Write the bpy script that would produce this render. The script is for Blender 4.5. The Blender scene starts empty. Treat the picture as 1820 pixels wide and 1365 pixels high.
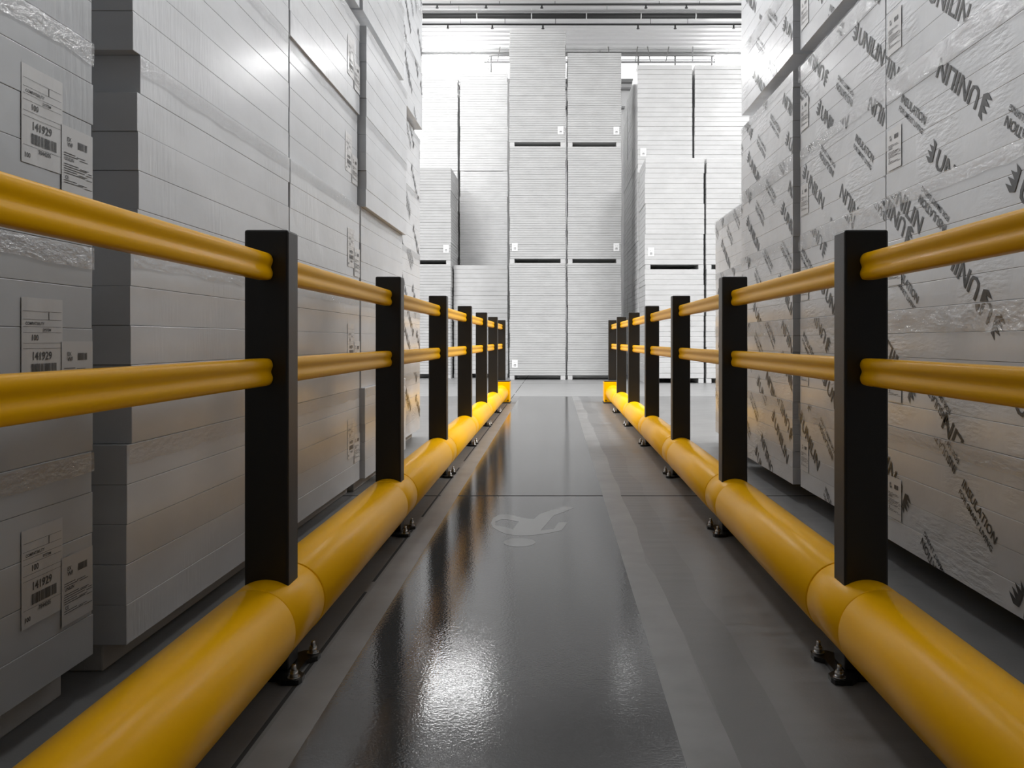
import bpy, bmesh, math, random
from mathutils import Vector, Matrix, noise
random.seed(7)
sc = bpy.context.scene
COL = sc.collection
# ------------------------------------------------------------------ camera
F = 1490.0; VX, VY = 986.0, 605.5; CH = 0.82
cd = bpy.data.cameras.new('camera'); cam = bpy.data.objects.new('camera', cd); COL.objects.link(cam)
cam.location = (0, 0, CH); cam.rotation_euler = (math.pi/2, 0, 0)
cd.sensor_width = 36; cd.lens = 36*F/1820
cd.shift_x = -(VX-910)/1820; cd.shift_y = (VY-682.5)/1820
cd.clip_start = 0.05; cd.clip_end = 200
sc.camera = cam
# ------------------------------------------------------------------ world, exposure, lamps
w = bpy.data.worlds.new('world'); sc.world = w; w.use_nodes = True
w.node_tree.nodes['Background'].inputs[0].default_value = (1, 1, 1, 1)
w.node_tree.nodes['Background'].inputs[1].default_value = 0.08
vs = sc.view_settings; vs.view_transform = 'Standard'; vs.look = 'None'; vs.gamma = 1; vs.use_curve_mapping = False
vs.exposure = 0.0
def lamp(x, y, z, sx, sy, power, rx=0.0, spread=180):  # bare area lights without fixtures, most of them added as fill
    l = bpy.data.lights.new('hall_fill_light', 'AREA'); l.shape = 'RECTANGLE'; l.size = sx; l.size_y = sy; l.energy = power
    l.spread = math.radians(spread)
    o = bpy.data.objects.new('hall_fill_light', l); COL.objects.link(o); o.location = (x, y, z); o.rotation_euler = (rx, 0, 0)
    return o
for x, p in ((-4.2, 190), (0.4, 80), (5.2, 105)):
    lamp(x, 11.8, 8.3, 1.4, 1.4, p)
lamp(-3.3, 14.8, 8.3, 1.2, 1.2, 110)  # unseen light added to brighten the rear left columns
lamp(5.2, 15.5, 8.3, 1.2, 1.2, 35)
lamp(-2.3, 16.9, 8.2, 1.6, .5, 50, rx=math.radians(45))     # added fill light aimed at the bright rear columns
lamp(1.56, 20.4, 7.2, .22, .9, 9)                            # lamp over the narrow side corridor
lamp(0.0, 6.8, 8.3, 1.0, 1.0, 130)  # unseen light added to lift the walkway and barrier tubes
for x in (-6.8, 6.8):            # unseen fill lights added to brighten the upper half of the rows
    lamp(x, 7.6, 8.3, 3.0, 5.0, 1420)
for x in (-4.0, 4.0):            # upward fill lights added to brighten the ceiling deck
    lamp(x, 16.5, 6.9, 1.5, .6, 105, rx=math.pi)

# ------------------------------------------------------------------ material helpers
def mat(name, color=(.5, .5, .5), rough=.5, metal=0, coat=0, coat_rough=.1, spec=.5):
    m = bpy.data.materials.new(name); m.use_nodes = True
    b = m.node_tree.nodes['Principled BSDF']
    b.inputs['Base Color'].default_value = (*color, 1); b.inputs['Roughness'].default_value = rough
    b.inputs['Metallic'].default_value = metal; b.inputs['Coat Weight'].default_value = coat
    b.inputs['Coat Roughness'].default_value = coat_rough; b.inputs['Specular IOR Level'].default_value = spec
    return m, b, m.node_tree
def N(nt, t, **kw):
    n = nt.nodes.new(t)
    for k, v in kw.items():
        if k.startswith('_'): setattr(n, k[1:], v)
        else: n.inputs[k.replace('__', ' ')].default_value = v
    return n
def L(nt, a, b): nt.links.new(a, b)
def pos(nt, scale=(1, 1, 1), rot=(0, 0, 0)):
    g = N(nt, 'ShaderNodeNewGeometry'); mp = N(nt, 'ShaderNodeMapping')
    mp.inputs['Scale'].default_value = scale; mp.inputs['Rotation'].default_value = rot
    L(nt, g.outputs['Position'], mp.inputs['Vector']); return mp.outputs['Vector']
def noise_tex(nt, scale, detail=4, vec=None, rough=.55):
    n = N(nt, 'ShaderNodeTexNoise', Scale=scale, Detail=detail, Roughness=rough)
    if vec is not None: L(nt, vec, n.inputs['Vector'])
    return n.outputs['Fac']
def ramp(nt, fac, p0, c0, p1, c1):
    r = N(nt, 'ShaderNodeValToRGB'); e = r.color_ramp.elements
    e[0].position = p0; e[1].position = p1
    e[0].color = (*c0, 1) if isinstance(c0, tuple) else (c0, c0, c0, 1)
    e[1].color = (*c1, 1) if isinstance(c1, tuple) else (c1, c1, c1, 1)
    L(nt, fac, r.inputs['Fac']); return r.outputs['Color']
def math_(nt, op, a, b=None, c=None):
    n = N(nt, 'ShaderNodeMath', _operation=op)
    for i, v in enumerate((a, b, c)):
        if v is None: continue
        if isinstance(v, (int, float)): n.inputs[i].default_value = v
        else: L(nt, v, n.inputs[i])
    return n.outputs[0]
def mixc(nt, fac, a, b):
    n = N(nt, 'ShaderNodeMix', _data_type='RGBA')
    L(nt, fac, n.inputs['Factor']) if not isinstance(fac, (int, float)) else None
    for s, v in ((n.inputs[6], a), (n.inputs[7], b)):
        if isinstance(v, tuple): s.default_value = (*v, 1)
        else: L(nt, v, s)
    return n.outputs[2]
def bump(nt, bsdf, h, strength, dist=.01):
    b = N(nt, 'ShaderNodeBump', Strength=strength, Distance=dist); L(nt, h, b.inputs['Height'])
    L(nt, b.outputs['Normal'], bsdf.inputs['Normal']); return b

# wrapped boards: grey board under tight film; folds of film in patches
def wrapped(name, col, rough, folds, rot, coat=.5, fscale=(1, 22, 3)):
    m, b, nt = mat(name, col, rough, coat=coat, coat_rough=.16, spec=.35)
    n1 = noise_tex(nt, 3.0, 5, pos(nt, (1, 1, 2)))
    L(nt, ramp(nt, n1, .3, tuple(c*.93 for c in col), .7, tuple(min(1, c*1.06) for c in col)), b.inputs['Base Color'])
    fold = noise_tex(nt, 3.0, 3, pos(nt, fscale, rot), .5)
    mask = ramp(nt, noise_tex(nt, 2.3, 2, pos(nt, (1, 1.2, 1.2))), .50, 0.0, .66, 1.0)
    fine = noise_tex(nt, 9.0, 3, pos(nt))
    h = math_(nt, 'ADD', math_(nt, 'MULTIPLY', fold, mask), math_(nt, 'MULTIPLY', fine, .35))
    bump(nt, b, h, folds, .012)
    return m
M = {}
M['left_film'] = wrapped('wrapped_board_plain', (.585, .60, .622), .42, .22, (0, 0, 0))
M['left_dimmed'] = wrapped('wrapped_board_dimmed', (.37, .382, .396), .45, .25, (0, 0, 0), .3)  # darker copy of the plain film; nearest stack's dimmer light put into colour
M['left_creased'] = wrapped('wrapped_board_streaked', (.60, .615, .635), .36, .8, (0, 0, 0), .9, (1, 26, 2.2))
M['right_film'] = wrapped('wrapped_board_creased', (.605, .62, .642), .40, .5, (math.radians(38), 0, 0), .6, (1, 7, 26))
M['far_film'] = wrapped('wrapped_board_white', (.58, .58, .58), .45, .35, (math.radians(90), 0, 0), .35, (6, 1, 8))
M['rear_film_lit'] = wrapped('wrapped_board_lit', (.86, .86, .86), .4, .35, (math.radians(90), 0, 0), .4, (6, 1, 8))  # lighter copy of far_film; window light on the rear columns put into colour
M['far_bare'] = wrapped('board_edge_white', (.50, .50, .50), .6, .12, (0, 0, 0), .1)
M['foam'], b_, nt_ = mat('foam_foot', (.5, .5, .5), .85)
bump(nt_, b_, noise_tex(nt_, 160, 2, pos(nt_)), .4, .002)
M['paper'], _, _ = mat('label_paper', (.66, .66, .66), .45, coat=.3)
M['dimmed_paper'], _, _ = mat('label_paper_dimmed', (.43, .43, .43), .45, coat=.3)  # label paper darkened along with the nearest stack, dimmer light in its colour
M['white_paper'], _, _ = mat('white_label', (.88, .88, .88), .5)
M['ink'], _, _ = mat('printing_ink', (.05, .05, .05), .5)
M['print'], _, _ = mat('film_printing', (.035, .035, .035), .45, coat=.3)
# clear film with creases
m = bpy.data.materials.new('clear_stretch_film'); m.use_nodes = True; nt = m.node_tree
for n in list(nt.nodes): nt.nodes.remove(n)
out = N(nt, 'ShaderNodeOutputMaterial'); tr = N(nt, 'ShaderNodeBsdfTransparent'); gl = N(nt, 'ShaderNodeBsdfGlossy', Roughness=.12)
df = N(nt, 'ShaderNodeBsdfDiffuse'); df.inputs[0].default_value = (.75, .75, .75, 1)
mx = N(nt, 'ShaderNodeMixShader', Fac=.22); mx2 = N(nt, 'ShaderNodeMixShader', Fac=.04)
tr.inputs[0].default_value = (.95, .95, .95, 1)
bp = N(nt, 'ShaderNodeBump', Strength=.8, Distance=.01)
L(nt, noise_tex(nt, 5, 4, pos(nt, (1, 6, 14), (.7, 0, 0))), bp.inputs['Height']); L(nt, bp.outputs[0], gl.inputs['Normal'])
L(nt, tr.outputs[0], mx.inputs[1]); L(nt, gl.outputs[0], mx.inputs[2])
L(nt, mx.outputs[0], mx2.inputs[1]); L(nt, df.outputs[0], mx2.inputs[2]); L(nt, mx2.outputs[0], out.inputs[0])
M['film'] = m
# barrier materials
M['yellow'], b_, nt_ = mat('yellow_polymer', (.98, .50, .0), .28, spec=.08)
bump(nt_, b_, noise_tex(nt_, 14, 3, pos(nt_, (1, .12, 1))), .12, .004)
M['black'], b_, nt_ = mat('black_polymer', (.013, .012, .011), .38)
bump(nt_, b_, noise_tex(nt_, 300, 2, pos(nt_)), .25, .0006)
M['steel_black'], _, _ = mat('black_steel', (.012, .012, .012), .3, metal=.2)
M['zinc'], _, _ = mat('zinc_steel', (.5, .5, .5), .28, metal=1)
M['capplate'], _, _ = mat('dark_cap_plate', (.06, .06, .06), .5)
# building
M['line'], b_, nt_ = mat('lane_paint', (.26, .26, .26), .33, spec=.4)
bump(nt_, b_, noise_tex(nt_, 90, 3, pos(nt_)), .15, .001)
L(nt_, ramp(nt_, noise_tex(nt_, 5, 5, pos(nt_)), .3, .15, .7, .22), b_.inputs['Base Color'])
M['deck'], _, _ = mat('ceiling_deck', (.8, .8, .8), .6)
M['wall'], _, _ = mat('wall_panel', (.78, .78, .78), .6)
M['pipe_dark'], _, _ = mat('dark_pipe', (.03, .03, .03), .5)
M['pipe_grey'], _, _ = mat('grey_pipe', (.28, .28, .28), .45)
def emis(name, strength):
    m = bpy.data.materials.new(name); m.use_nodes = True; b = m.node_tree.nodes['Principled BSDF']
    b.inputs['Base Color'].default_value = (.8, .8, .8, 1)
    b.inputs['Emission Color'].default_value = (1, 1, 1, 1); b.inputs['Emission Strength'].default_value = strength; return m
M['win_bright'] = emis('daylit_window', 26)
M['win_soft'] = emis('daylit_translucent_strip', 1.3)
# floor
m, b, nt = mat('polished_concrete', (.2, .2, .2), .2, spec=.5); M['floor'] = m
g = N(nt, 'ShaderNodeNewGeometry'); sx = N(nt, 'ShaderNodeSeparateXYZ'); L(nt, g.outputs['Position'], sx.inputs[0])
X, Y = sx.outputs[0], sx.outputs[1]
def inside(v, a, b_): return math_(nt, 'MULTIPLY', math_(nt, 'GREATER_THAN', v, a), math_(nt, 'LESS_THAN', v, b_))
cloud = noise_tex(nt, .9, 8, pos(nt, (1, .6, 1)), .65); brush = noise_tex(nt, 2.2, 6, pos(nt, (1.2, 9, 1)), .6)
conc = mixc(nt, .5, ramp(nt, cloud, .32, .105, .68, .195), ramp(nt, brush, .3, .11, .72, .19))
N_ = conc.node; N_.inputs['Factor'].default_value = .45
lane_c = ramp(nt, cloud, .25, .045, .75, .068)
wob = noise_tex(nt, .8, 2, pos(nt, (0, 1, 0)))
lane = inside(X, -.512, .26); lane_far = math_(nt, 'LESS_THAN', Y, 12.3)
lane = math_(nt, 'MULTIPLY', lane, lane_far)
Xw = math_(nt, 'SUBTRACT', X, math_(nt, 'MULTIPLY', wob, .16))
dirt = math_(nt, 'MULTIPLY', inside(Xw, .27, .40), lane_far)
c = mixc(nt, lane, conc, lane_c)
c = mixc(nt, math_(nt, 'MULTIPLY', dirt, .5), c, (.10, .10, .10))
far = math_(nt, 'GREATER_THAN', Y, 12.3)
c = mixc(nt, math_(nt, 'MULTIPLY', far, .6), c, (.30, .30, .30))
joint = inside(Y, 4.42, 4.445)
for jy in (12.3, 16.05, 20.0): joint = math_(nt, 'MAXIMUM', joint, inside(Y, jy, jy+.03))
gro = math_(nt, 'MULTIPLY', inside(X, -.622, -.612), math_(nt, 'GREATER_THAN', noise_tex(nt, 1.5, 2, pos(nt, (0, 1, 0))), .40))
joint = math_(nt, 'MAXIMUM', joint, gro)
c = mixc(nt, math_(nt, 'MULTIPLY', joint, .85), c, (.03, .03, .03))
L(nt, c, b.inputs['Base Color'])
rl = ramp(nt, cloud, .3, .04, .7, .06); rc = ramp(nt, brush, .3, .30, .7, .42)
L(nt, mixc(nt, joint, mixc(nt, lane, rc, rl), (.9, .9, .9)), b.inputs['Roughness'])
L(nt, math_(nt, 'SUBTRACT', .40, math_(nt, 'MULTIPLY', joint, .36)), b.inputs['Specular IOR Level'])
b_m = math_(nt, 'ADD', noise_tex(nt, 135, 2, pos(nt)), math_(nt, 'MULTIPLY', noise_tex(nt, 45, 2, pos(nt)), .5))
bump(nt, b, b_m, .22, .0012)

# ------------------------------------------------------------------ mesh helpers
def link(name, me, m, parent=None, loc=None):
    o = bpy.data.objects.new(name, me); COL.objects.link(o)
    for mm in (m if isinstance(m, (list, tuple)) else [m]):
        if mm is not None and len(me.materials) < 8 and mm.name not in [x.name for x in me.materials if x]: me.materials.append(mm)
    if parent is not None: o.parent = parent
    if loc is not None: o.location = loc
    return o
def obj(name, bm, m, parent=None, loc=None, smooth=False):
    me = bpy.data.meshes.new(name); bm.to_mesh(me); bm.free()
    if smooth:
        for p in me.polygons: p.use_smooth = True
    return link(name, me, m, parent, loc)
def empty(name, loc, label, cat, group=None):
    o = bpy.data.objects.new(name, None); COL.objects.link(o); o.location = loc; o.empty_display_size = .1
    return tag(o, label, cat, group)
def tag(o, label, cat, group=None):
    o['label'] = label; o['category'] = cat
    if group: o['group'] = group
    return o
def struct(o): o['kind'] = 'structure'; return o
def box(bm, x0, x1, y0, y1, z0, z1, bev=0, seg=2, mi=0):
    vs_ = [bm.verts.new(p) for p in ((x0,y0,z0),(x1,y0,z0),(x1,y1,z0),(x0,y1,z0),(x0,y0,z1),(x1,y0,z1),(x1,y1,z1),(x0,y1,z1))]
    fs = [bm.faces.new([vs_[i] for i in f]) for f in ((0,3,2,1),(4,5,6,7),(0,1,5,4),(1,2,6,5),(2,3,7,6),(3,0,4,7))]
    for f in fs: f.material_index = mi
    if bev:
        es = set(e for f in fs for e in f.edges)
        bmesh.ops.bevel(bm, geom=list(es), offset=bev, segments=seg, affect='EDGES', profile=.5)
    return vs_
def boxobj(name, dims, m, parent=None, loc=None, bev=0, smooth=False):
    bm = bmesh.new(); box(bm, *dims, bev=bev); return obj(name, bm, m, parent, loc, smooth)
def cyl(bm, p0, p1, r0, r1=None, n=16, caps=True, mi=0):
    r1 = r0 if r1 is None else r1
    p0, p1 = Vector(p0), Vector(p1); d = (p1-p0).normalized()
    a = d.orthogonal().normalized(); b = d.cross(a)
    A = [bm.verts.new(p0+(a*math.cos(t)+b*math.sin(t))*r0) for t in [2*math.pi*i/n for i in range(n)]]
    B = [bm.verts.new(p1+(a*math.cos(t)+b*math.sin(t))*r1) for t in [2*math.pi*i/n for i in range(n)]]
    for i in range(n):
        f = bm.faces.new((A[i], A[(i+1) % n], B[(i+1) % n], B[i])); f.material_index = mi; f.smooth = True
    if caps:
        bm.faces.new(A[::-1]).material_index = mi; bm.faces.new(B).material_index = mi
def sweep_profile(bm, prof, stations, closed=True):
    """prof: list of (x,z); stations: list of (y, scale)"""
    rings = [[bm.verts.new((x*s, y, z*s)) for x, z in prof] for y, s in stations]
    n = len(prof)
    for a, b in zip(rings, rings[1:]):
        for i in range(n):
            f = bm.faces.new((a[i], b[i], b[(i+1) % n], a[(i+1) % n])); f.smooth = True
    bm.faces.new(rings[0]); bm.faces.new(rings[-1][::-1])

# text -> flat 2D polygons (cached)
TXT = {}
def text2d(s, h):
    key = s
    if key not in TXT:
        cu = bpy.data.curves.new('t', 'FONT'); cu.body = s; cu.size = 1.0; cu.resolution_u = 2
        cu.offset = .018
        o = bpy.data.objects.new('t', cu); COL.objects.link(o)
        dg = bpy.context.evaluated_depsgraph_get(); me = bpy.data.meshes.new_from_object(o.evaluated_get(dg))
        V = [(v.co.x, v.co.y) for v in me.vertices]; P = [tuple(p.vertices) for p in me.polygons]
        bpy.data.objects.remove(o); bpy.data.curves.remove(cu); bpy.data.meshes.remove(me)
        cap = .73
        V = [(x/cap, y/cap) for x, y in V]
        TXT[key] = (V, P, max(v[0] for v in V))
    V, P, wd = TXT[key]
    return [(x*h, y*h) for x, y in V], P, wd*h
LOGO = [(x*1.0, y) for x, y in ((-.26,.10),(-.62,-.10),(-1.12,.08),(-.60,.20),(-1.10,.40),(-.56,.50),(-1.04,.72),(-.50,.80),(-.80,1.12),(-.34,1.02))]
def add2d(bm, V, P, fn, mi=0):
    vv = [bm.verts.new(fn(x, y)) for x, y in V]
    for p in P:
        try: bm.faces.new([vv[i] for i in p]).material_index = mi
        except ValueError: pass
def rect2d(bm, x0, x1, y0, y1, fn, mi=0):
    add2d(bm, [(x0,y0),(x1,y0),(x1,y1),(x0,y1)], [(0,1,2,3)], fn, mi)

# ------------------------------------------------------------------ setting
bm = bmesh.new(); box(bm, -12, 12, -4, 22.5, -.2, 0); struct(obj('floor', bm, M['floor']))
# ceiling: ribbed deck running across the hall
bm = bmesh.new(); ZC = 8.5
y = -4.0; pr = []
while y < 22.5:
    pr += [(y, ZC), (y+.16, ZC), (y+.19, ZC+.05), (y+.27, ZC+.05)]; y += .30
pr.append((22.5, ZC)); A = [bm.verts.new((-12, p[0], p[1])) for p in pr]; B = [bm.verts.new((12, p[0], p[1])) for p in pr]
for i in range(len(pr)-1): bm.faces.new((A[i], A[i+1], B[i+1], B[i]))
struct(obj('ceiling', bm, M['deck']))
for nm, d in (('wall_back', (-12, 12, 22.5, 22.7, 0, 8.5)), ('wall_left', (-12.2, -12, -4, 22.5, 0, 8.5)), ('wall_right', (12, 12.2, -4, 22.5, 0, 8.5))):
    struct(boxobj(nm, d, M['wall']))
def window(n, x0, x1, z0, z1, em, mull):
    o = boxobj('window_%d' % n, (x0, x1, 22.43, 22.49, z0, z1), em); struct(o)
    bm = bmesh.new()
    box(bm, x0-.05, x1+.05, 22.40, 22.48, z0-.07, z0); box(bm, x0-.05, x1+.05, 22.40, 22.48, z1, z1+.05)
    for i in range(mull+1):
        x = x0+(x1-x0)*i/mull; box(bm, x-.02, x+.02, 22.40, 22.45, z0, z1)
    obj('window_frame', bm, M['pipe_grey'] if em is M['win_soft'] else M['wall'], o)
window(1, -3.64, -1.78, 7.35, 8.42, M['win_bright'], 2)
window(2, -1.7, 4.2, 7.82, 8.42, M['win_soft'], 6)
window(3, 4.28, 6.1, 7.35, 8.42, M['win_bright'], 2)
bm = bmesh.new()
for z in (7.74, 7.56, 7.05): box(bm, -12, 12, 22.36, 22.495, z-.025, z+.025)
struct(obj('trim_1', bm, M['pipe_grey']))

# services under the ceiling
t = empty('duct', (0, 19.4, .82+577*19.4/F), 'long black duct with pale clips hanging across the hall under the ceiling', 'duct')
bm = bmesh.new(); cyl(bm, (-11.9, 0, 0), (11.9, 0, 0), .062, n=20); obj('duct_tube', bm, M['pipe_dark'], t)
for i in range(15):
    x = -1.8 + (i-5)*1.265
    bm = bmesh.new(); cyl(bm, (x-.012, 0, 0), (x+.012, 0, 0), .07, n=20); cyl(bm, (x, 0, .06), (x, 0, ZC-t.location.z), .006, n=6)
    obj('clip', bm, M['wall'], t)
def spr(y, z, r, m, label, xs, grp=None, nm='sprinkler_pipe', drop=.09):
    t = empty(nm, (0, y, z), label, 'pipe', grp)
    bm = bmesh.new(); cyl(bm, (-11.9, 0, 0), (11.9, 0, 0), r, n=12); obj('pipe_run', bm, m, t)
    for x in xs:
        bm = bmesh.new(); cyl(bm, (x, 0, 0), (x, 0, -drop), .02, n=8); cyl(bm, (x, 0, -drop), (x, 0, -drop-.015), .035, n=8)
        obj('sprinkler_head', bm, M['pipe_dark'], t)
    for x in (xs or (-6, -2.5, .9, 4.3, 8)):
        bm = bmesh.new(); cyl(bm, (x+.3, 0, 0), (x+.3, 0, ZC+.04-z), .006, n=6); obj('hanger_rod', bm, m, t)
spr(20.0, .82+562*20.0/F, .022, M['pipe_dark'], 'thin dark sprinkler pipe with drop heads below the black duct', [(v-VX)*20.0/F for v in (796, 875, 965, 1134, 1200, 1304)])
spr(19.0, .82+597.5*19.0/F, .022, M['pipe_dark'], 'thin grey sprinkler pipe nearest the top of the picture', [(v-VX)*19.0/F for v in (777, 864, 963, 1148, 1220)], drop=.07)
spr(19.25, .82+585.5*19.25/F, .02, M['pipe_grey'], 'slim grey conduit just above the black duct', [])
spr(22.2, .82+510.5*22.2/F, .045, M['pipe_grey'], 'thick grey pipe running along the top of the bright windows', [])
t = empty('conduit', (0, 21.9, .82+495*21.9/F), 'thin pipe on rods crossing in front of the bright window strip', 'pipe')
bm = bmesh.new(); cyl(bm, (-1.85, 0, 0), (4.2, 0, 0), .024, n=10); cyl(bm, (-1.85, 0, .055), (4.2, 0, .055), .012, n=8); obj('pipe_run', bm, M['pipe_grey'], t)
for x in (-1.5, 1.45, 2.1, 2.5, 2.9, 3.6):
    bm = bmesh.new(); cyl(bm, (x, 0, 0), (x+.08*math.sin(x*7), 0, ZC-t.location.z), .012, n=6); obj('hanger_rod', bm, M['pipe_grey'], t)

# floor marks
def strip(name, x0, x1, y0, y1, label, wav=0):
    bm = bmesh.new(); n = 60; prev = None
    for i in range(n+1):
        y = y0+(y1-y0)*i/n; xr = x1+wav*(noise.noise(Vector((0, y*1.1, 3)))*.9) + wav*.3*noise.noise(Vector((0, y*5, 9)))
        a, b = bm.verts.new((x0, y, .0004)), bm.verts.new((xr, y, .0004))
        if prev: bm.faces.new((prev[0], prev[1], b, a))
        prev = (a, b)
    r = bmesh.ops.extrude_face_region(bm, geom=bm.faces[:]); bmesh.ops.translate(bm, vec=(0, 0, -.0004), verts=[v for v in r['geom'] if isinstance(v, bmesh.types.BMVert)])
    bmesh.ops.recalc_face_normals(bm, faces=bm.faces[:])
    tag(obj(name, bm, M['line']), label, 'floor marking')
strip('painted_line', -.603, -.512, .8, 10.85, 'straight grey painted line along the left edge of the walkway', .0)
strip('painted_line', .254, .356, .8, 12.3, 'grey painted line with worn outer edge right of the walkway', .035)
# painted walking figure (head towards the camera)
def fl(px, py):
    px, py = 840+px/8.273, 870+py/8.273
    D = CH*F/(py-VY); return ((px-VX)*D/F, D)
SHAPES = [
 [(520,365),(640,395),(800,430),(900,437),(990,360),(1180,300),(1330,250),(1440,255),(1490,268),(1400,310),(1190,385),(1100,490),(1000,605),(1200,580),(1230,530),(1270,482),(1380,480),(1392,495),(1330,575),(1300,605),(1130,640),(900,672),(700,685),(500,660),(590,590),(680,475),(520,445)],
 [(520,365),(520,445),(420,440),(330,480),(330,530),(300,560),(270,500),(300,420),(380,375)],
 [(500,660),(590,590),(490,555),(330,530),(300,560),(380,610)]]
bm = bmesh.new()
for S in SHAPES:
    vv = [bm.verts.new((*fl(*p), .0005)) for p in S]; f = bm.faces.new(vv)
a0, b0 = fl(690, 780); r_x = 235/8.273*b0/F
D1, D2 = fl(690, 843)[1], fl(690, 717)[1]
vv = [bm.verts.new((a0+r_x*math.cos(t), (D1+D2)/2+(D2-D1)/2*math.sin(t), .0005)) for t in [2*math.pi*i/32 for i in range(32)]]
bm.faces.new(vv); bmesh.ops.triangulate(bm, faces=bm.faces[:])
for f in bm.faces:
    f.normal_update()
    if f.normal.z < 0: f.normal_flip()
M['symbol'], _, _ = mat('symbol_paint', (.17, .17, .17), .11, spec=.5)
tag(obj('pedestrian_symbol', bm, M['symbol']), 'faded pale walking figure painted on the grey walkway floor', 'floor marking')

# ------------------------------------------------------------------ barriers
PW, PD, PH = .108, .082, 1.092
def post_mesh():
    bm = bmesh.new(); box(bm, -PW/2, PW/2, -PD/2, PD/2, .012, PH, bev=.006, seg=2); return bm
def plate_mesh():
    bm = bmesh.new(); h = .10; pts = []
    for k in range(4):
        a = k*math.pi/2
        for (u, v) in ((-h+.02, h), (-h+.045, h-.001), (-.035, h-.022), (.035, h-.022), (h-.045, h-.001), (h-.02, h), (h-.004, h-.004)):
            pts.append((u*math.cos(a)+v*math.sin(a), -u*math.sin(a)+v*math.cos(a)))
    f = bm.faces.new([bm.verts.new((x, y, 0)) for x, y in pts])
    r = bmesh.ops.extrude_face_region(bm, geom=[f]); bmesh.ops.translate(bm, vec=(0, 0, .012), verts=[v for v in r['geom'] if isinstance(v, bmesh.types.BMVert)])
    bmesh.ops.recalc_face_normals(bm, faces=bm.faces[:]); return bm
def bolt_mesh():
    bm = bmesh.new(); cyl(bm, (0,0,.012), (0,0,.015), .015, n=16); cyl(bm, (0,0,.015), (0,0,.027), .011, n=6)
    cyl(bm, (0,0,.027), (0,0,.030), .009, n=12); cyl(bm, (0,0,.03), (0,0,.043), .006, .005, n=10); return bm
def me_of(bm, name, m):
    me = bpy.data.meshes.new(name); bm.to_mesh(me); bm.free(); me.materials.append(m); return me
POST, PLATE, BOLT = me_of(post_mesh(), 'post', M['black']), me_of(plate_mesh(), 'base_plate', M['steel_black']), me_of(bolt_mesh(), 'anchor_bolt', M['zinc'])
# handrail profile: two beads with a shallow groove between them
prof = []
def half(sgn):
    q = []
    for i in range(25):
        a = -math.pi/2+math.pi*i/24
        z = .0335*math.sin(a); x = .0205*min(1, (math.cos(a))**.42) - .0068*math.exp(-(z/.011)**2)
        q.append((sgn*max(x, 0.0005), z))
    return q
prof = half(1) + half(-1)[::-1]
LEN = 1.5-PD
bm = bmesh.new(); sweep_profile(bm, prof, [(-.002, .88), (.004, .95), (.012, .985), (.022, 1), (LEN-.022, 1), (LEN-.012, .985), (LEN-.004, .95), (LEN+.002, .88)])
bmesh.ops.recalc_face_normals(bm, faces=bm.faces[:])
RAIL = me_of(bm, 'handrail', M['yellow'])
R_ = .100
def tube(y0, y1, r, n=64):
    bm = bmesh.new()
    pr_ = [(math.cos(2*math.pi*i/n), math.sin(2*math.pi*i/n)) for i in range(n)]
    sweep_profile(bm, pr_, [(y0, r-.004), (y0+.0015, r-.0014), (y0+.004, r), (y1-.004, r), (y1-.0015, r-.0014), (y1, r-.004)])
    bmesh.ops.recalc_face_normals(bm, faces=bm.faces[:]); return bm
CPL = me_of(tube(-.124, .124, R_-.0015), 'tube_coupler', M['yellow'])
TUBE = me_of(tube(.1255, 1.3745, R_), 'bumper_tube', M['yellow'])
def barrier(xc, side, label):
    t = empty('safety_barrier', (xc, 2.05, 0), label, 'barrier', None)
    for k in range(-1, 7):
        y = 1.5*k + PD/2
        p = link('post', POST, None, t, (0, y, 0))
        link('base_plate', PLATE, None, p, (0, 0, 0))
        for sx_ in (-1, 1):
            for sy_ in (-1, 1): link('anchor_bolt', BOLT, None, p, (sx_*.08, sy_*.08, 0))
        if k < 6:
            for z in (1.0, .744): link('handrail', RAIL, None, t, (0, y+PD/2, z))
            link('bumper_tube', TUBE, None, t, (0, y, .137))
        link('tube_coupler', CPL, None, t, (0, y, .137))
    y = 9.0+PD/2
    bm = bmesh.new(); box(bm, -.118, .118, -.13, .14, .012, .285, bev=.012); c = obj('end_cap', bm, M['yellow'], t, (0, y, 0))
    bm = bmesh.new(); box(bm, -.120, .120, -.132, .142, .285, .297, bev=.004); obj('cap_plate', bm, M['capplate'], c)
    bm = bmesh.new(); box(bm, -.125, .125, -.137, .147, 0, .012); obj('cap_foot', bm, M['capplate'], c)
    for s in (-1, 1):
        bm = bmesh.new(); cyl(bm, (s*.095, -.130, .04), (s*.095, -.137, .04), .009, n=10); obj('cap_screw', bm, M['steel_black'], c)
barrier(-.706, -1, 'yellow and black safety barrier along the left side of the walkway')
barrier(.763, 1, 'yellow and black safety barrier along the right side of the walkway')

# ------------------------------------------------------------------ insulation bundles beside the aisle
DEPTH = 1.2
def packmesh(h, w, m, key, _c={}):
    k = (round(h, 4), round(w, 3), key)
    if k not in _c:
        _c[k] = []
        for v in range(3):
            bm = bmesh.new(); box(bm, 0, DEPTH, 0, w, .0003, h-.0003)
            bmesh.ops.subdivide_edges(bm, edges=[e for e in bm.edges if abs((e.verts[0].co-e.verts[1].co).y) > .5], cuts=6)
            for vt in bm.verts:
                n3 = noise.noise(Vector((vt.co.x*3+v*7.3, vt.co.y*2.2, v*3.1)))
                vt.co.x += n3*.0006; vt.co.z += n3*.0005
            es = [e for e in bm.edges if len(e.link_faces) == 2 and e.link_faces[0].normal.dot(e.link_faces[1].normal) < .5]
            bmesh.ops.bevel(bm, geom=es, offset=.0014, segments=2, affect='EDGES', profile=.5)
            _c[k].append(me_of(bm, 'board_pack', m))
    return random.choice(_c[k])
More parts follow.
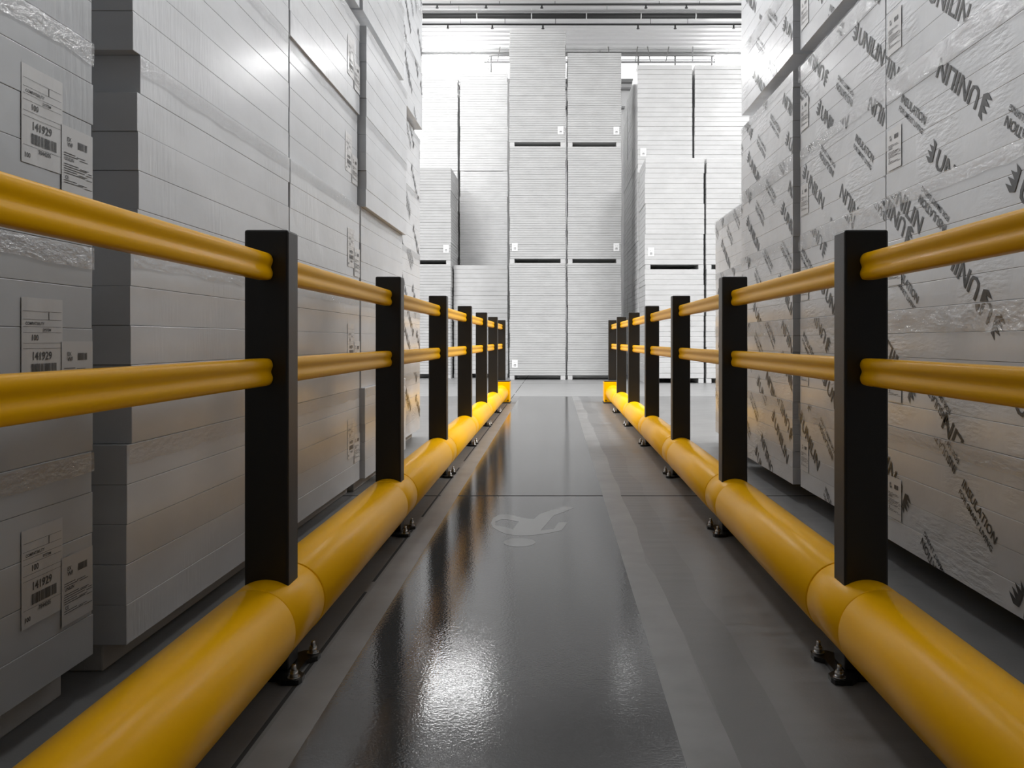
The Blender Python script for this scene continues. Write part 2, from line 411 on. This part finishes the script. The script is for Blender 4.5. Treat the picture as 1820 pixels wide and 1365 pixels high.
def lbl(bm, s):
    """shipping label in local coords u (to the viewer's right), v up; s = plane function"""
    def P(fn_off): return lambda u, v: s(u, v, fn_off)
    rect = lambda a, b, c, d, mi, off: rect2d(bm, a, b, c, d, P(off), mi)
    W_, H_ = .142, .20
    n = 8
    for i in range(n):          # slightly rippled paper
        u0, u1 = W_*i/n, W_*(i+1)/n
        o0, o1 = .0010+.0005*math.sin(i*1.3), .0010+.0005*math.sin((i+1)*1.3)
        vv = [bm.verts.new(s(u0, 0, o0)), bm.verts.new(s(u1, 0, o1)), bm.verts.new(s(u1, H_, o1)), bm.verts.new(s(u0, H_, o0))]
        bm.faces.new(vv).material_index = 0
    def T(st, x, y, h):
        V, Pp, wd = text2d(st, h); add2d(bm, [(x+a, y+b) for a, b in V], Pp, P(.0019), 1)
    T('141929', .032, .072, .017); T('100', .03, .112, .0125); T('7844205', .055, .026, .009); T('100', .008, .012, .010)
    x = .03
    rr = random.Random(3)
    while x < .118:
        w_ = rr.choice((.001, .002, .003)); rect(x, x+w_, .042, .064, 1, .0019); x += w_+rr.choice((.001, .0015, .002))
    for v in (.036, .095, .106, .128, .14, .155, .172): rect(.004, .136, v, v+.0006, 1, .0019)
    T('COMPATIBILITY', .012, .144, .0065); T('SYSTEM', .07, .131, .006)
    rect(.09, .092, .155, .172, 1, .0019)
def lbl2(bm, s):
    P = lambda u, v: s(u, v, .0032)
    vv = [bm.verts.new(s(u, v, .0022)) for u, v in ((0,0),(.122,.0),(.122,.15),(0,.15))]; bm.faces.new(vv).material_index = 0
    def T(st, x, y, h):
        V, Pp, wd = text2d(st, h); add2d(bm, [(x+a, y+b) for a, b in V], Pp, P, 1)
    T('EX', .02, .118, .009); T('WF', .021, .106, .010); T('UNILIN', .01, .075, .008)
    x = .062; rr = random.Random(5)
    while x < .098:
        w_ = rr.choice((.001, .002, .003)); rect2d(bm, x, x+w_, .108, .124, P, 1); x += w_+rr.choice((.001, .0015))
    for i, v in enumerate((.09, .085, .066, .061, .056, .051, .046, .03, .025)):
        a = .008; b_ = .05+.05*rr.random(); rect2d(bm, a, b_, v, v+.0016, P, 1); rect2d(bm, b_+.006, min(.118, b_+.04), v-.002, v-.0006, P, 1)
    T('CE', .012, .034, .008)
def plane_fn(side, xf, y_left, z0):
    """u to the viewer's right, v up, off away from the wall. left wall (side -1): viewer's right = +Y; right wall: viewer's right = -Y"""
    def s(u, v, off): return (xf - side*off, y_left + (u if side < 0 else -u), z0+v)
    return s
def prints(items, side, xf, y0, y1, z0, z1, off=.0013):
    """items: (kind, y, z, angle_deg) start anchor. clipped to the bundle's face"""
    bm = bmesh.new()
    for kind, yy, zz, ang in items:
        ca, sa = math.cos(math.radians(ang)), math.sin(math.radians(ang))
        def fn(u, v):
            uu, v2 = u*ca-v*sa, u*sa+v*ca
            return (xf-side*off, yy+(uu if side < 0 else -uu), zz+v2)
        if kind == 'U':
            V, Pp, wd = text2d('UNILIN', .064); add2d(bm, [(x*1.12, y) for x, y in V], Pp, fn)
            add2d(bm, [(x*.066, y*.066) for x, y in LOGO], [(1,2,3),(3,4,5),(5,6,7),(7,8,9),(0,1,3),(0,3,5),(0,5,7),(0,7,9)], fn)
        else:
            V, Pp, wd = text2d('INSULATION', .030); k = .235/wd; add2d(bm, [(x*k, y) for x, y in V], Pp, fn)
            V, Pp, wd = text2d('FOR SMART LIVING', .019); k = .235/wd; add2d(bm, [(x*k, y-.032) for x, y in V], Pp, fn)
    bmesh.ops.triangulate(bm, faces=bm.faces[:])
    for co, no in (((0,y0+.004,0),(0,-1,0)), ((0,y1-.004,0),(0,1,0)), ((0,0,z0+.003),(0,0,-1)), ((0,0,z1-.003),(0,0,1))):
        bmesh.ops.bisect_plane(bm, geom=bm.verts[:]+bm.edges[:]+bm.faces[:], plane_co=co, plane_no=no, clear_outer=True)
    return bm
def film_strip(side, xf, y0, y1, z0, z1, amp, seed, off=.004):
    bm = bmesh.new(); nu, nv = 70, 8; g = []
    for i in range(nu+1):
        row = []
        for j in range(nv+1):
            y = y0+(y1-y0)*i/nu; zb = z0+.008*noise.noise(Vector((y*9, seed, 0)))
            z = zb+(z1-zb)*j/nv
            d = off+amp*(abs(noise.noise(Vector((y*8, z*14, seed)))) + .5*abs(noise.noise(Vector((y*18, z*26, seed+5)))))
            row.append(bm.verts.new((xf-side*d, y, z)))
        g.append(row)
    for i in range(nu):
        for j in range(nv): bm.faces.new((g[i][j], g[i+1][j], g[i+1][j+1], g[i][j+1])).smooth = True
    return bm
ORD = ['lowest', 'second-lowest', 'third-up', 'fourth-up', 'fifth-up', 'sixth-up', 'seventh-up', 'eighth-up']
def rand_prints(y0, y1, z0, z1, rnd):
    items = []; ph = rnd.random()*.5
    # diagonal rows at -35 degrees, every other one upside down
    k = 0; c_ = ph*.28
    while c_ < (y1-y0)+.75:
        s0 = -rnd.random()*.5; up = (k % 2 == 0)
        t = s0
        while t < 1.0:
            # walk along the row: towards the camera (-y) and down
            yy = y1 + .35 - c_ - t*math.cos(math.radians(35)); zz = z1 + .1 - t*math.sin(math.radians(35))
            kind = 'U' if (int((t-s0)/.44+.5) % 2 == k % 3 % 2) else 'I'
            if up: items.append((kind, yy, zz, -35))
            else: items.append((kind, yy, zz, 145))
            t += .44
        c_ += .37; k += 1
    return items
def bundle(side, xf, y0, y1, z0, h, npk, label, grp, matk, feet=0, label_on=False, printed=None, dys=None, film=True, seed=0, crumple=False):
    rnd = random.Random(seed)
    root = empty('insulation_bundle', (xf, (y0+y1)/2, z0-feet), label, 'insulation bundle', grp)
    ox, oy, oz = root.location
    ph = h/npk; wd = round(y1-y0, 3)
    xs = []
    for i in range(npk):
        me = packmesh(ph, wd, M[matk], matk)
        jx = rnd.uniform(0, .0012); jy = rnd.uniform(-.004, .004) + (dys[i] if dys else 0)
        o = link('board_pack', me, None, root)
        if side > 0: o.location = (xf+jx-ox, y0+jy-oy, z0+i*ph-oz)
        else: o.location = (xf-jx-ox, y1+jy-oy, z0+i*ph-oz); o.rotation_euler = (0, 0, math.pi)
    off = Vector(root.location)
    def put(name, bm, m, lab=None):
        bmesh.ops.translate(bm, vec=-off, verts=bm.verts[:]); o = obj(name, bm, m, root)
        if lab: o['label'] = lab
        return o
    if feet:
        for a in ((.065, .55, 1.03) if side < 0 else (.20, .6, 1.0)):
            bm = bmesh.new(); xa, xb = xf+side*a, xf+side*(a+.10); box(bm, min(xa, xb), max(xa, xb), y0+.01, y1-.012, z0-feet, z0, bev=.004)
            put('pallet_foot', bm, M['foam'])
    if printed is not None:
        bm = prints(printed, side, xf, y0, y1, z0, z0+h)
        if len(bm.verts): put('printed_lettering', bm, M['print'])
        else: bm.free()
    if label_on:
        if side < 0:
            bm = bmesh.new(); lbl(bm, plane_fn(side, xf, y1-.262, z0+.145)); put('shipping_label', bm, [M['dimmed_paper' if matk == 'left_dimmed' else 'paper'], M['ink']])
            bm = bmesh.new(); lbl2(bm, plane_fn(side, xf, y1-.126, z0+.105)); put('shipping_label', bm, [M['dimmed_paper' if matk == 'left_dimmed' else 'paper'], M['ink']])
        else:
            bm = bmesh.new(); lbl2(bm, plane_fn(side, xf, y1-.02, z0+.09)); put('shipping_label', bm, [M['paper'], M['ink']])
    if film:
        bm = film_strip(side, xf, y0+.002, y1-.002, z0+h-(.085 if crumple else .05), z0+h-.002, .014 if crumple else .0022, seed*1.7, off=.0045)
        put('film_overlap', bm, M['film'])
    return root

gL, gR = 'wrapped insulation bundles in the left row', 'wrapped insulation bundles in the right row'
# left row: name, face x, near y, far y, base z, bundle height, tiers
LEFT = [('nearest left stack', -1.075, .70, 1.950, .090, .4735, 6, {}, {}),
        ('second left stack from camera', -1.055, 2.068, 3.325, .070, .4925, 6, {}, {1: .02, 2: .055, 3: .03}),
        ('third left stack from camera', -1.055, 3.345, 4.530, .070, .4925, 6, {3: -.012}, {3: .03}),
        ('fourth left stack from camera', -1.052, 4.555, 5.79, .070, .4925, 8, {0: .022, 3: .028, 4: .030, 5: .01}, {}),
        ('farthest left stack', -1.150, 5.90, 7.15, .070, .4925, 8, {5: .02, 6: .02, 7: .02}, {})]
sd = 0
for si, (nm, xf, y0, y1, zb, h, nt_, dx, dy) in enumerate(LEFT):
    z = zb
    for t in range(nt_):
        sd += 1
        feet = zb if t == 0 else 0
        if t == 5: feet = .085; z += feet
        a0 = y0 + dy.get(t, 0)
        last = si == 4
        lab = si in (0, 2)
        look = 'printed white bundle' if last else ('grey wrapped bundle' if si < 2 else 'pale grey wrapped bundle')
        extra = ' with paper labels' if lab else ''
        rp = rand_prints(a0, y1, z, z+h, random.Random(sd*3+1)) if last else None
        dys = None
        if si == 1 and t == 2: dys = [.0, .0, .0, .0, .012]
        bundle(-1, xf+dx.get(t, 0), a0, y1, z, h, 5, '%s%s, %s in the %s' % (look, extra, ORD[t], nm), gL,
               'right_film' if last else ('left_dimmed' if si == 0 else ('left_creased' if (si, t) in ((2, 4), (3, 5), (3, 6), (2, 2)) else 'left_film')), feet, lab, rp, dys, True, sd)
        z += h
# right row
def rw(px, py, xf=1.235):
    D = xf*F/(px-VX); return D, CH+(VY-py)*D/F
UL = .064*4.35
def start_from_end(y, z, ang, ln):
    # viewer's right = -y on the right wall
    return y+ln*math.cos(math.radians(ang)), z-ln*math.sin(math.radians(ang))
def It(kind, px, py, up, end=False):
    y, z = rw(px, py); ang = -35 if up else 145
    if end:
        y, z = start_from_end(y, z, ang, UL if kind == 'U' else .235)
    return (kind, y, z, ang)
near = {0: [It('U', 1815, 1092, True), It('I', 1709, 862, True), It('I', 1640, 955, False, True), It('U', 1607, 868, False), It('I', 1701, 832, False)],
        1: [It('U', 1690, 745, False, True), It('I', 1686, 745, False), It('U', 1768, 548, False), It('U', 1800, 720, True), It('U', 1618, 672, False)],
        2: [It('U', 1745, 505, False), It('I', 1630, 540, True, True), It('U', 1612, 395, False), It('I', 1683, 402, False), It('U', 1808, 350, True), It('U', 1580, 345, True)],
        3: [It('U', 1745, 160, False), It('I', 1601, 180, True), It('U', 1660, 295, True), It('I', 1790, 205, False, True), It('U', 1562, 245, False)],
        4: [It('U', 1708, 40, True, True), It('U', 1536, 140, True), It('U', 1612, 132, False), It('I', 1545, 28, False)],
        5: []}
RIGHT = [('right stack beside the camera', 1.235, .60, 1.86, .084, .4235, 5, {}),
         ('nearest visible right stack', 1.235, 1.90, 3.125, .084, .4235, 7, {}),
         ('second right stack', 1.240, 3.145, 4.235, .084, .4235, 7, {}),
         ('third right stack', 1.217, 4.29, 5.47, .084, .4235, 8, {}),
         ('low farthest right stack', 1.300, 5.58, 6.78, .084, .4235, 4, {})]
for si, (nm, xf, y0, y1, zb, h, nt_, dx) in enumerate(RIGHT):
    if si == 0: continue
    z = zb
    for t in range(nt_):
        sd += 1
        feet = zb if t == 0 else 0
        if t == 5: feet = .084; z += feet
        items = near.get(t, []) if si == 1 else None
        if not items: items = rand_prints(y0, y1, z, z+h, random.Random(sd*5+2))
        lab = si in (1, 2)
        bundle(1, xf, y0, y1, z, h, 5, 'white printed bundle in creased film, %s in the %s' % (ORD[t], nm), gR,
               'right_film', feet, lab, items, None, True, sd, crumple=(sd % 2 == 0))
        z += h

# ------------------------------------------------------------------ pallets at the back of the hall
def board_mesh(wd, dp, ph, m, key, _c={}):
    k = (round(wd, 3), round(dp, 3), round(ph, 4), key)
    if k not in _c:
        bm = bmesh.new(); box(bm, 0, wd, 0, dp, .0008, ph-.0008, bev=min(.006, ph*.12), seg=1)
        _c[k] = me_of(bm, 'board', m)
    return _c[k]
_fm = {}
def pallet(x0, x1, y0, y1, z0, h, n, label, grp, matk='far_bare', tagside=1, foot=.09, film=False):
    root = empty('board_pallet', ((x0+x1)/2, (y0+y1)/2, z0), label, 'board pallet', grp)
    ox, oy, oz = root.location
    ph = (h-foot)/n
    sway = random.Random(hash(label) % 9999 if False else len(label)*7+int(z0*10)+int(x0*33))
    me = board_mesh(x1-x0-.012, y1-y0-.02, ph, M[matk], matk)
    jx = 0
    for i in range(n):
        if i % 6 == 0: jx = sway.uniform(-.008, .008)
        link('board', me, None, root, (x0+.006+jx+sway.uniform(-.0015, .0015)-ox, y0+sway.uniform(0, .006)-oy, foot+i*ph))
    k = (round(y1-y0, 3), foot)
    if k not in _fm:
        bm = bmesh.new(); box(bm, -.05, .05, .012, y1-y0-.03, 0, foot, bev=.003); _fm[k] = me_of(bm, 'pallet_foot', M['far_film'])
    for fx in (x0+.06, (x0+x1)/2 + .22, x1-.06)[::2]: link('pallet_foot', _fm[k], None, root, (fx-ox, y0-oy, 0))
    if tagside:
        bm = bmesh.new(); w_ = .12
        xa = (x1-.05-w_) if tagside > 0 else x0+.06
        s = lambda u, v, o: (xa+u-ox, y0-.004-o-oy, foot+.16+v)
        vv = [bm.verts.new(s(u, v, 0)) for u, v in ((0,0),(w_,0),(w_,.17),(0,.17))]; bm.faces.new(vv).material_index = 0
        for r in ((.035, .085, .03, .036), (.03, .09, .045, .05), (.04, .085, .058, .072), (.035, .06, .11, .115), (.075, .09, .11, .115)):
            rect2d(bm, r[0], r[1], r[2], r[3], lambda u, v: s(u, v, .001), 1)
        obj('shipping_label', bm, [M['white_paper'], M['ink']], root)
    return root
TI = ['bottom', 'middle', 'top']
def column(x0, x1, y0, y1, hs, n, where, grp, matk='far_bare', tags=(1, 1, 1), foot=.09, only=None):
    z = 0
    for i, h in enumerate(hs):
        pallet(x0, x1, y0, y1, z, h, n if isinstance(n, int) else n[i], '%s pallet of white boards, %s' % (TI[i], where), grp, matk, tags[i], foot)
        z += h
gB = 'pallets of white boards stacked at the back of the hall'
column(-.957, .232, 17.6, 18.85, (2.45, 2.45, 2.42), 48, 'in the tall centre column facing the walkway', gB, tags=(-1, -1, 1))
column(.262, 1.405, 17.62, 18.85, (2.45, 2.45, 1.97), (48, 48, 39), 'in the centre column right of the walkway axis', gB, tags=(0, 1, 1))
column(-3.46, -2.25, 18.2, 19.5, (2.48, 2.10), (38, 32), 'at the far left edge behind the barrier posts', gB, tags=(0, 1, 1))
column(-2.23, -1.03, 18.45, 19.7, (2.48,), 25, 'low column with faint printing left of centre', gB, 'far_film', tags=(0,))
column(-2.27, -1.12, 20.0, 21.2, (2.43, 2.43, 2.37), 40, 'bright rear column left of the centre columns', gB, 'rear_film_lit', tags=(0, 0, 0), foot=.012)
column(-3.46, -2.31, 20.0, 21.2, (2.43, 2.43, 2.35), 40, 'bright rear column touching the left row edge', gB, 'rear_film_lit', tags=(0, 0, 0), foot=.012)
column(1.74, 2.89, 16.2, 17.38, (2.2, 2.15), 21, 'in the front right column with broad boards', gB, 'far_film', tags=(0, -1))
column(2.92, 4.07, 16.2, 17.38, (2.2, 2.15), 21, 'in the front column nearest the right row', gB, 'far_film', tags=(0, 0))
column(1.72, 2.87, 17.42, 18.6, (2.2, 2.2, 2.15), 21, 'in the tall rear right column beside the side corridor', gB, 'far_film', tags=(0, 0, -1))
column(2.90, 4.05, 17.42, 18.6, (2.2, 2.2, 2.15), 21, 'in the tall rear column nearest the right row', gB, 'far_film', tags=(0, 0, 0))
column(1.72, 2.87, 18.64, 19.8, (2.2, 2.2, 2.15), 21, 'deeper in the right corridor side, second from front', gB, 'far_film', tags=(0, 0, 0))
column(1.72, 2.87, 19.84, 21.0, (2.2, 2.2, 2.15), 21, 'deepest along the right corridor side', gB, 'far_film', tags=(0, 0, 0))
